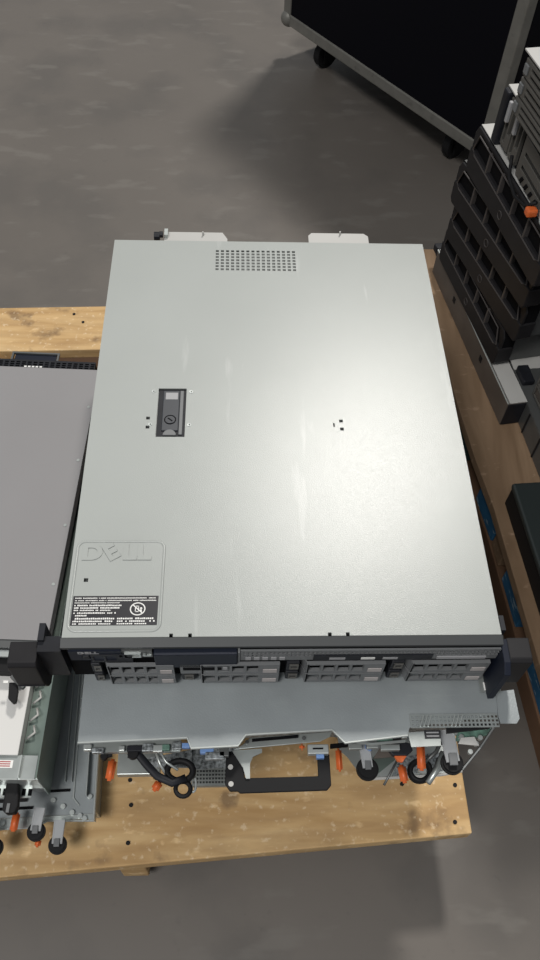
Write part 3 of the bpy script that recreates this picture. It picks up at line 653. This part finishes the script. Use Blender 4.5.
bez = [((447, 223), .200, -76, 'lowest of the four black-bezelled servers in the right-hand stack', .087),
       ((455, 198), .287, -77, 'second from the bottom of the four black-bezelled servers at right', .087),
       ((460, 158), .374, -79, 'black-bezelled server just below the highest bezelled one at right', .087),
       ((477, 122), .461, -81, 'highest bezelled server in the right-hand stack, bare pale lid edge showing', .087)]
near = [(505, 333), (528, 307), (538, 270), (551, 244)]
for ((px, py), z, a, lab_, h), nr in zip(bez, near):
    p = at(px, py, z+h); W_, an = .385, math.radians(a)
    if nr:
        q = at(nr[0], nr[1], z+h); dd = (q-p); W_ = math.hypot(dd.x, dd.y); an = math.atan2(dd.y, dd.x)
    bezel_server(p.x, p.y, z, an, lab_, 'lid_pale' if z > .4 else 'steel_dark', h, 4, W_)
# lowest server, brown side and silver strip
p = at(432, 248, .2); 
p = at(438, 249, .2)
R0 = thing('metal_chassis', 'long narrow brown-sided chassis with silver top strip under the right-hand stack', 'metal case', (p.x, p.y, .14), math.radians(-81.0))
L0 = .415
bm = N(); b3(bm, 0, L0, .0, .036, .001, .0570); obj('body', bm, 'brown_side', R0, .001)
bm = N(); b3(bm, 0, L0, .004, .036, .0570, .0585); obj('lid', bm, 'lid_pale', R0)
bm = N(); tube(bm, [(0, .001, .0575), (L0, .001, .0575)], .0016, 6); obj('top_edge', bm, 'steel_bright', R0)
for x in (.12, .28):
    bm = N(); b3(bm, x, x+.010, -.0012, 0, .03, .042); obj('side_clip', bm, 'rubber', R0)
bm = N(); b3(bm, -.030, -.003, .004, .045, .035, .05); cyl(bm, (-.012, .008, .050), .006, .01, seg=12); obj('latch_end', bm, 'dark', R0, .001)
bm = N(); b3(bm, L0+.0002, L0+.002, .001, .035, .003, .055); obj('near_end_plate', bm, 'dark', R0)
# S5, S6 open fronted servers above
def front_server(px, py, z, phi, label, kind):
    p = at(px, py, z+.087) + Vector((.006 if kind == 0 else 0, 0, 0)); s = thing('rack_server', label, 'server', (p.x, p.y, z), math.radians(phi))
    WW = .09 if kind == 0 else .434
    bm = N(); b3(bm, 0, WW, .012, .6, .001, .085); obj('chassis', bm, 'steel_dark', s)
    bm = N(); b3(bm, 0, WW, .0, .6, .085, .087); obj('lid', bm, 'lid_pale', s)
    if kind == 0:
        for k in range(2):
            x = .022+k*.033; bm = N(); plate(bm, x, x+.029, .008, .080, 0, .006, [(x+.004, x+.012, .014, .045), (x+.016, x+.026, .03, .074)], 'xz'); c = obj('drive_carrier', bm, 'carrier_lt', s, .0005)
            bm = N(); b3(bm, x+.005, x+.012, -.006, 0, .046, .078); obj('carrier_handle', bm, 'greylabel', c, .0015)
        bm = N(); b3(bm, .0, .018, -.006, .012, .0, .084); obj('rack_ear', bm, 'dark', s, .003)
    else:
        for r in range(3):
            for c in range(3):
                x = .012+c*.138; z0 = .006+r*.026; bm = N()
                plate(bm, x, x+.132, z0, z0+.023, 0, .005, [(x+.02, x+.12, z0+.004, z0+.009), (x+.02, x+.12, z0+.013, z0+.018)], 'xz'); q = obj('drive_carrier', bm, 'carrier_lt', s, .0006)
                bm = N(); b3(bm, x+.003, x+.014, -.003, 0, z0+.005, z0+.018); obj('release_button', bm, 'carrier', q, .001)
    bm = N(); b3(bm, .005, WW-.004, .006, .0125, .004, .084); obj('front_backing', bm, 'void', s)
    return s
S5 = front_server(505, 84, .548, -82, 'open server with grey drive carriers, second from the top at upper right', 0)
front_server(525.5, 48, .635, -80, 'topmost server at upper right, pale lid corner above slotted drive bays', 1)
# loose power supply lying on the top bezelled server's lid, against the open server
p = at(515, 113, .615)
PS = thing('power_supply', 'grey slotted power supply with orange tab and wire handle at upper right', 'power supply', (S5.location.x+.139*.096, S5.location.y-.990*.096, .5478), math.radians(-82))
bm = N(); plate(bm, .0, .105, .004, .066, .0, .002, [(.012, .092, .020, .026), (.012, .092, .040, .046)], 'xz'); b3(bm, .0, .105, .004, .18, .001, .062); pc = obj('casing', bm, 'carrier_lt', PS, .001)
bm = N()
for k in range(4): prism(bm, [(.02+k*.018, -.0015, .006), (.027+k*.018, -.0015, .006), (.032+k*.018, -.0015, .015), (.025+k*.018, -.0015, .015)], (0, .0014, 0))
obj('vent_slots', bm, 'void', pc)
bm = N(); b3(bm, .092, .106, -.020, -.004, .004, .016); obj('release_tab', bm, 'orange', PS, .003, label='orange release tab')
bm = N(); tube(bm, [(.110, -.004, .02), (.135, -.014, .02), (.155, -.014, .02), (.160, .0, .02), (.150, .012, .02), (.115, .010, .02)], .003, 8); obj('wire_handle', bm, 'steel_bright', PS, smooth=True)
bm = N(); tube(bm, [(-.005, -.010, .030), (.02, -.018, .012), (.06, -.022, .008), (.085, -.016, .010), (.098, -.008, .024)], .0028, 8); obj('cable', bm, 'rubber', PS, smooth=True)
# R2, R3 and the black box, lower right
p = at(500, 348, .198)
R2 = thing('rack_server', 'dark grey server on the right pallet, lit patch of lid coloured pale beside a black bracket', 'server', (p.x+.010, p.y-.004, .14), math.radians(-84))
bm = N(); b3(bm, 0, .265, .0, .40, .001, .0565); obj('chassis', bm, 'steel_dark', R2, .002)
bm = N(); b3(bm, 0, .050, .001, .40, .0565, .0573); obj('lid', bm, 'lid_pale', R2)  # pale colour paints in the lit patch of this lid
bm = N(); b3(bm, .050, .265, .0, .40, .0565, .0575); obj('cover', bm, 'steel_dark', R2)
for k in range(4):
    bm = N(); b3(bm, .04+k*.055, .043+k*.055, -.002, 0, .004, .054); obj('front_rib', bm, 'bezel', R2)
bm = N(); prism(bm, [(.050, .004, .0577), (.058, .001, .0577), (.090, .003, .0577), (.090, .024, .0577), (.050, .024, .0577)], (0, 0, .012)); obj('black_bracket', bm, 'dark', R2, .002)
q_ = at(533, 372, .285)
R3 = thing('rack_server', 'brown-fronted panelled server at right edge above the dark grey one', 'server', (.478, .600, .1985), math.radians(-82))
bm = N(); b3(bm, 0, .19, .0, .30, .001, .084); obj('chassis', bm, 'brown_side', R3, .001)
for r in range(3):
    hs = []
    for k in range(3): hs.append((.006+k*.060, .060+k*.060, .006+r*.027, .024+r*.027))
    bm = N(); plate(bm, .002, .186, .003+r*.027, .027+r*.027, -.003, -.0004, hs, 'xz'); obj('panel_frame', bm, 'carrier_lt', R3)
p = at(512, 483, .2)
BX = thing('equipment_box', 'flat black box with a dark green-grey lid, alone at the right edge', 'box', (p.x, p.y, .1405), math.radians(-86))
bm = N(); b3(bm, 0, .24, .004, .30, 0, .046); obj('base', bm, 'rubber', BX, .002)
bm = N(); b3(bm, .0, .24, .0, .30, .048, .060); M['boxlid'] = mat('box_lid', (.022, .028, .028), .35, 0, .5); obj('lid', bm, 'boxlid', BX, .004)

# ------------------------------------------------------------------ flight case
a = at(283, 22, .10); b = at(484, 161, .10); d = (b-a); wl = d.length; ang = math.atan2(d.y, d.x)
FC = thing('flight_case', 'tall black flight case with grey aluminium edging on casters', 'case', (a.x, a.y, 0), ang)
H0, H1, DP = .10, 1.15, .62; e = .031
bm = N(); b3(bm, .004, wl-.004, .004, DP-.004, H0+.004, H1-.004); obj('panel_body', bm, 'laminate', FC)
for k, (x0, x1, y0, y1, z0, z1) in enumerate([(0, wl, 0, e, H0, H0+e), (0, wl, DP-e, DP, H0, H0+e), (0, e, 0, DP, H0, H0+e), (wl-e, wl, 0, DP, H0, H0+e),
        (0, e, 0, e, H0, H1), (wl-e, wl, 0, e, H0, H1), (0, e, DP-e, DP, H0, H1), (wl-e, wl, DP-e, DP, H0, H1), (0, wl, 0, e, H1-e, H1), (0, wl, DP-e, DP, H1-e, H1), (0, e, 0, DP, H1-e, H1), (wl-e, wl, 0, DP, H1-e, H1)]):
    bm = N(); b3(bm, x0, x1, y0, y1, z0, z1); obj('edge_extrusion', bm, 'alu', FC, .003)
for x in (0.012, wl-.012):
    for y in (.012, DP-.012):
        bm = N(); v = bmesh.ops.create_uvsphere(bm, u_segments=14, v_segments=8, radius=.024)['verts']; bmesh.ops.translate(bm, vec=(x, y, H0+.014), verts=v); obj('corner_cap', bm, 'alu', FC, smooth=True)
for x in (.115, wl-.16):
    for y in (.075, DP-.075):
        bm = N(); b3(bm, x-.035, x+.035, y-.03, y+.03, H0-.008, H0); b3(bm, x-.020, x-.014, y-.018, y+.018, .02, H0-.006); b3(bm, x+.014, x+.020, y-.018, y+.018, .02, H0-.006); cs_ = obj('caster', bm, 'rubber', FC)
        bm = N(); cyl(bm, (x, y, .0375), .0375, .024, 'x', 24); obj('caster_wheel', bm, 'rubber', cs_, .002)

# ------------------------------------------------------------------ light
w = bpy.data.worlds.new('world'); bpy.context.scene.world = w; w.use_nodes = True
w.node_tree.nodes['Background'].inputs[0].default_value = (.93, .97, 1, 1); w.node_tree.nodes['Background'].inputs[1].default_value = .30
def area(name, loc, tgt, sx, sy, power, col=(1, 1, 1)):
    l = bpy.data.lights.new(name, 'AREA'); l.shape = 'RECTANGLE'; l.size = sx; l.size_y = sy; l.energy = power; l.color = col
    o = bpy.data.objects.new(name, l); C.objects.link(o); o.location = loc
    o.rotation_euler = (Vector(tgt)-Vector(loc)).to_track_quat('-Z', 'Y').to_euler(); return o
k = 5.2
area('ceiling_lamp', (.092+.1915*k, .187+.695*k, .523+k), (0, .3, .3), .6, .6, 265, (1, .96, .90))
area('ceiling_lamp', (-1.8, -2.2, 5.5), (0, .3, .3), 1.8, 1.2, 210, (1, .98, .95))
sc = bpy.context.scene
sc.view_settings.view_transform = 'Standard'; sc.view_settings.look = 'None'; sc.view_settings.gamma = 1; sc.view_settings.exposure = 0; sc.view_settings.use_curve_mapping = False
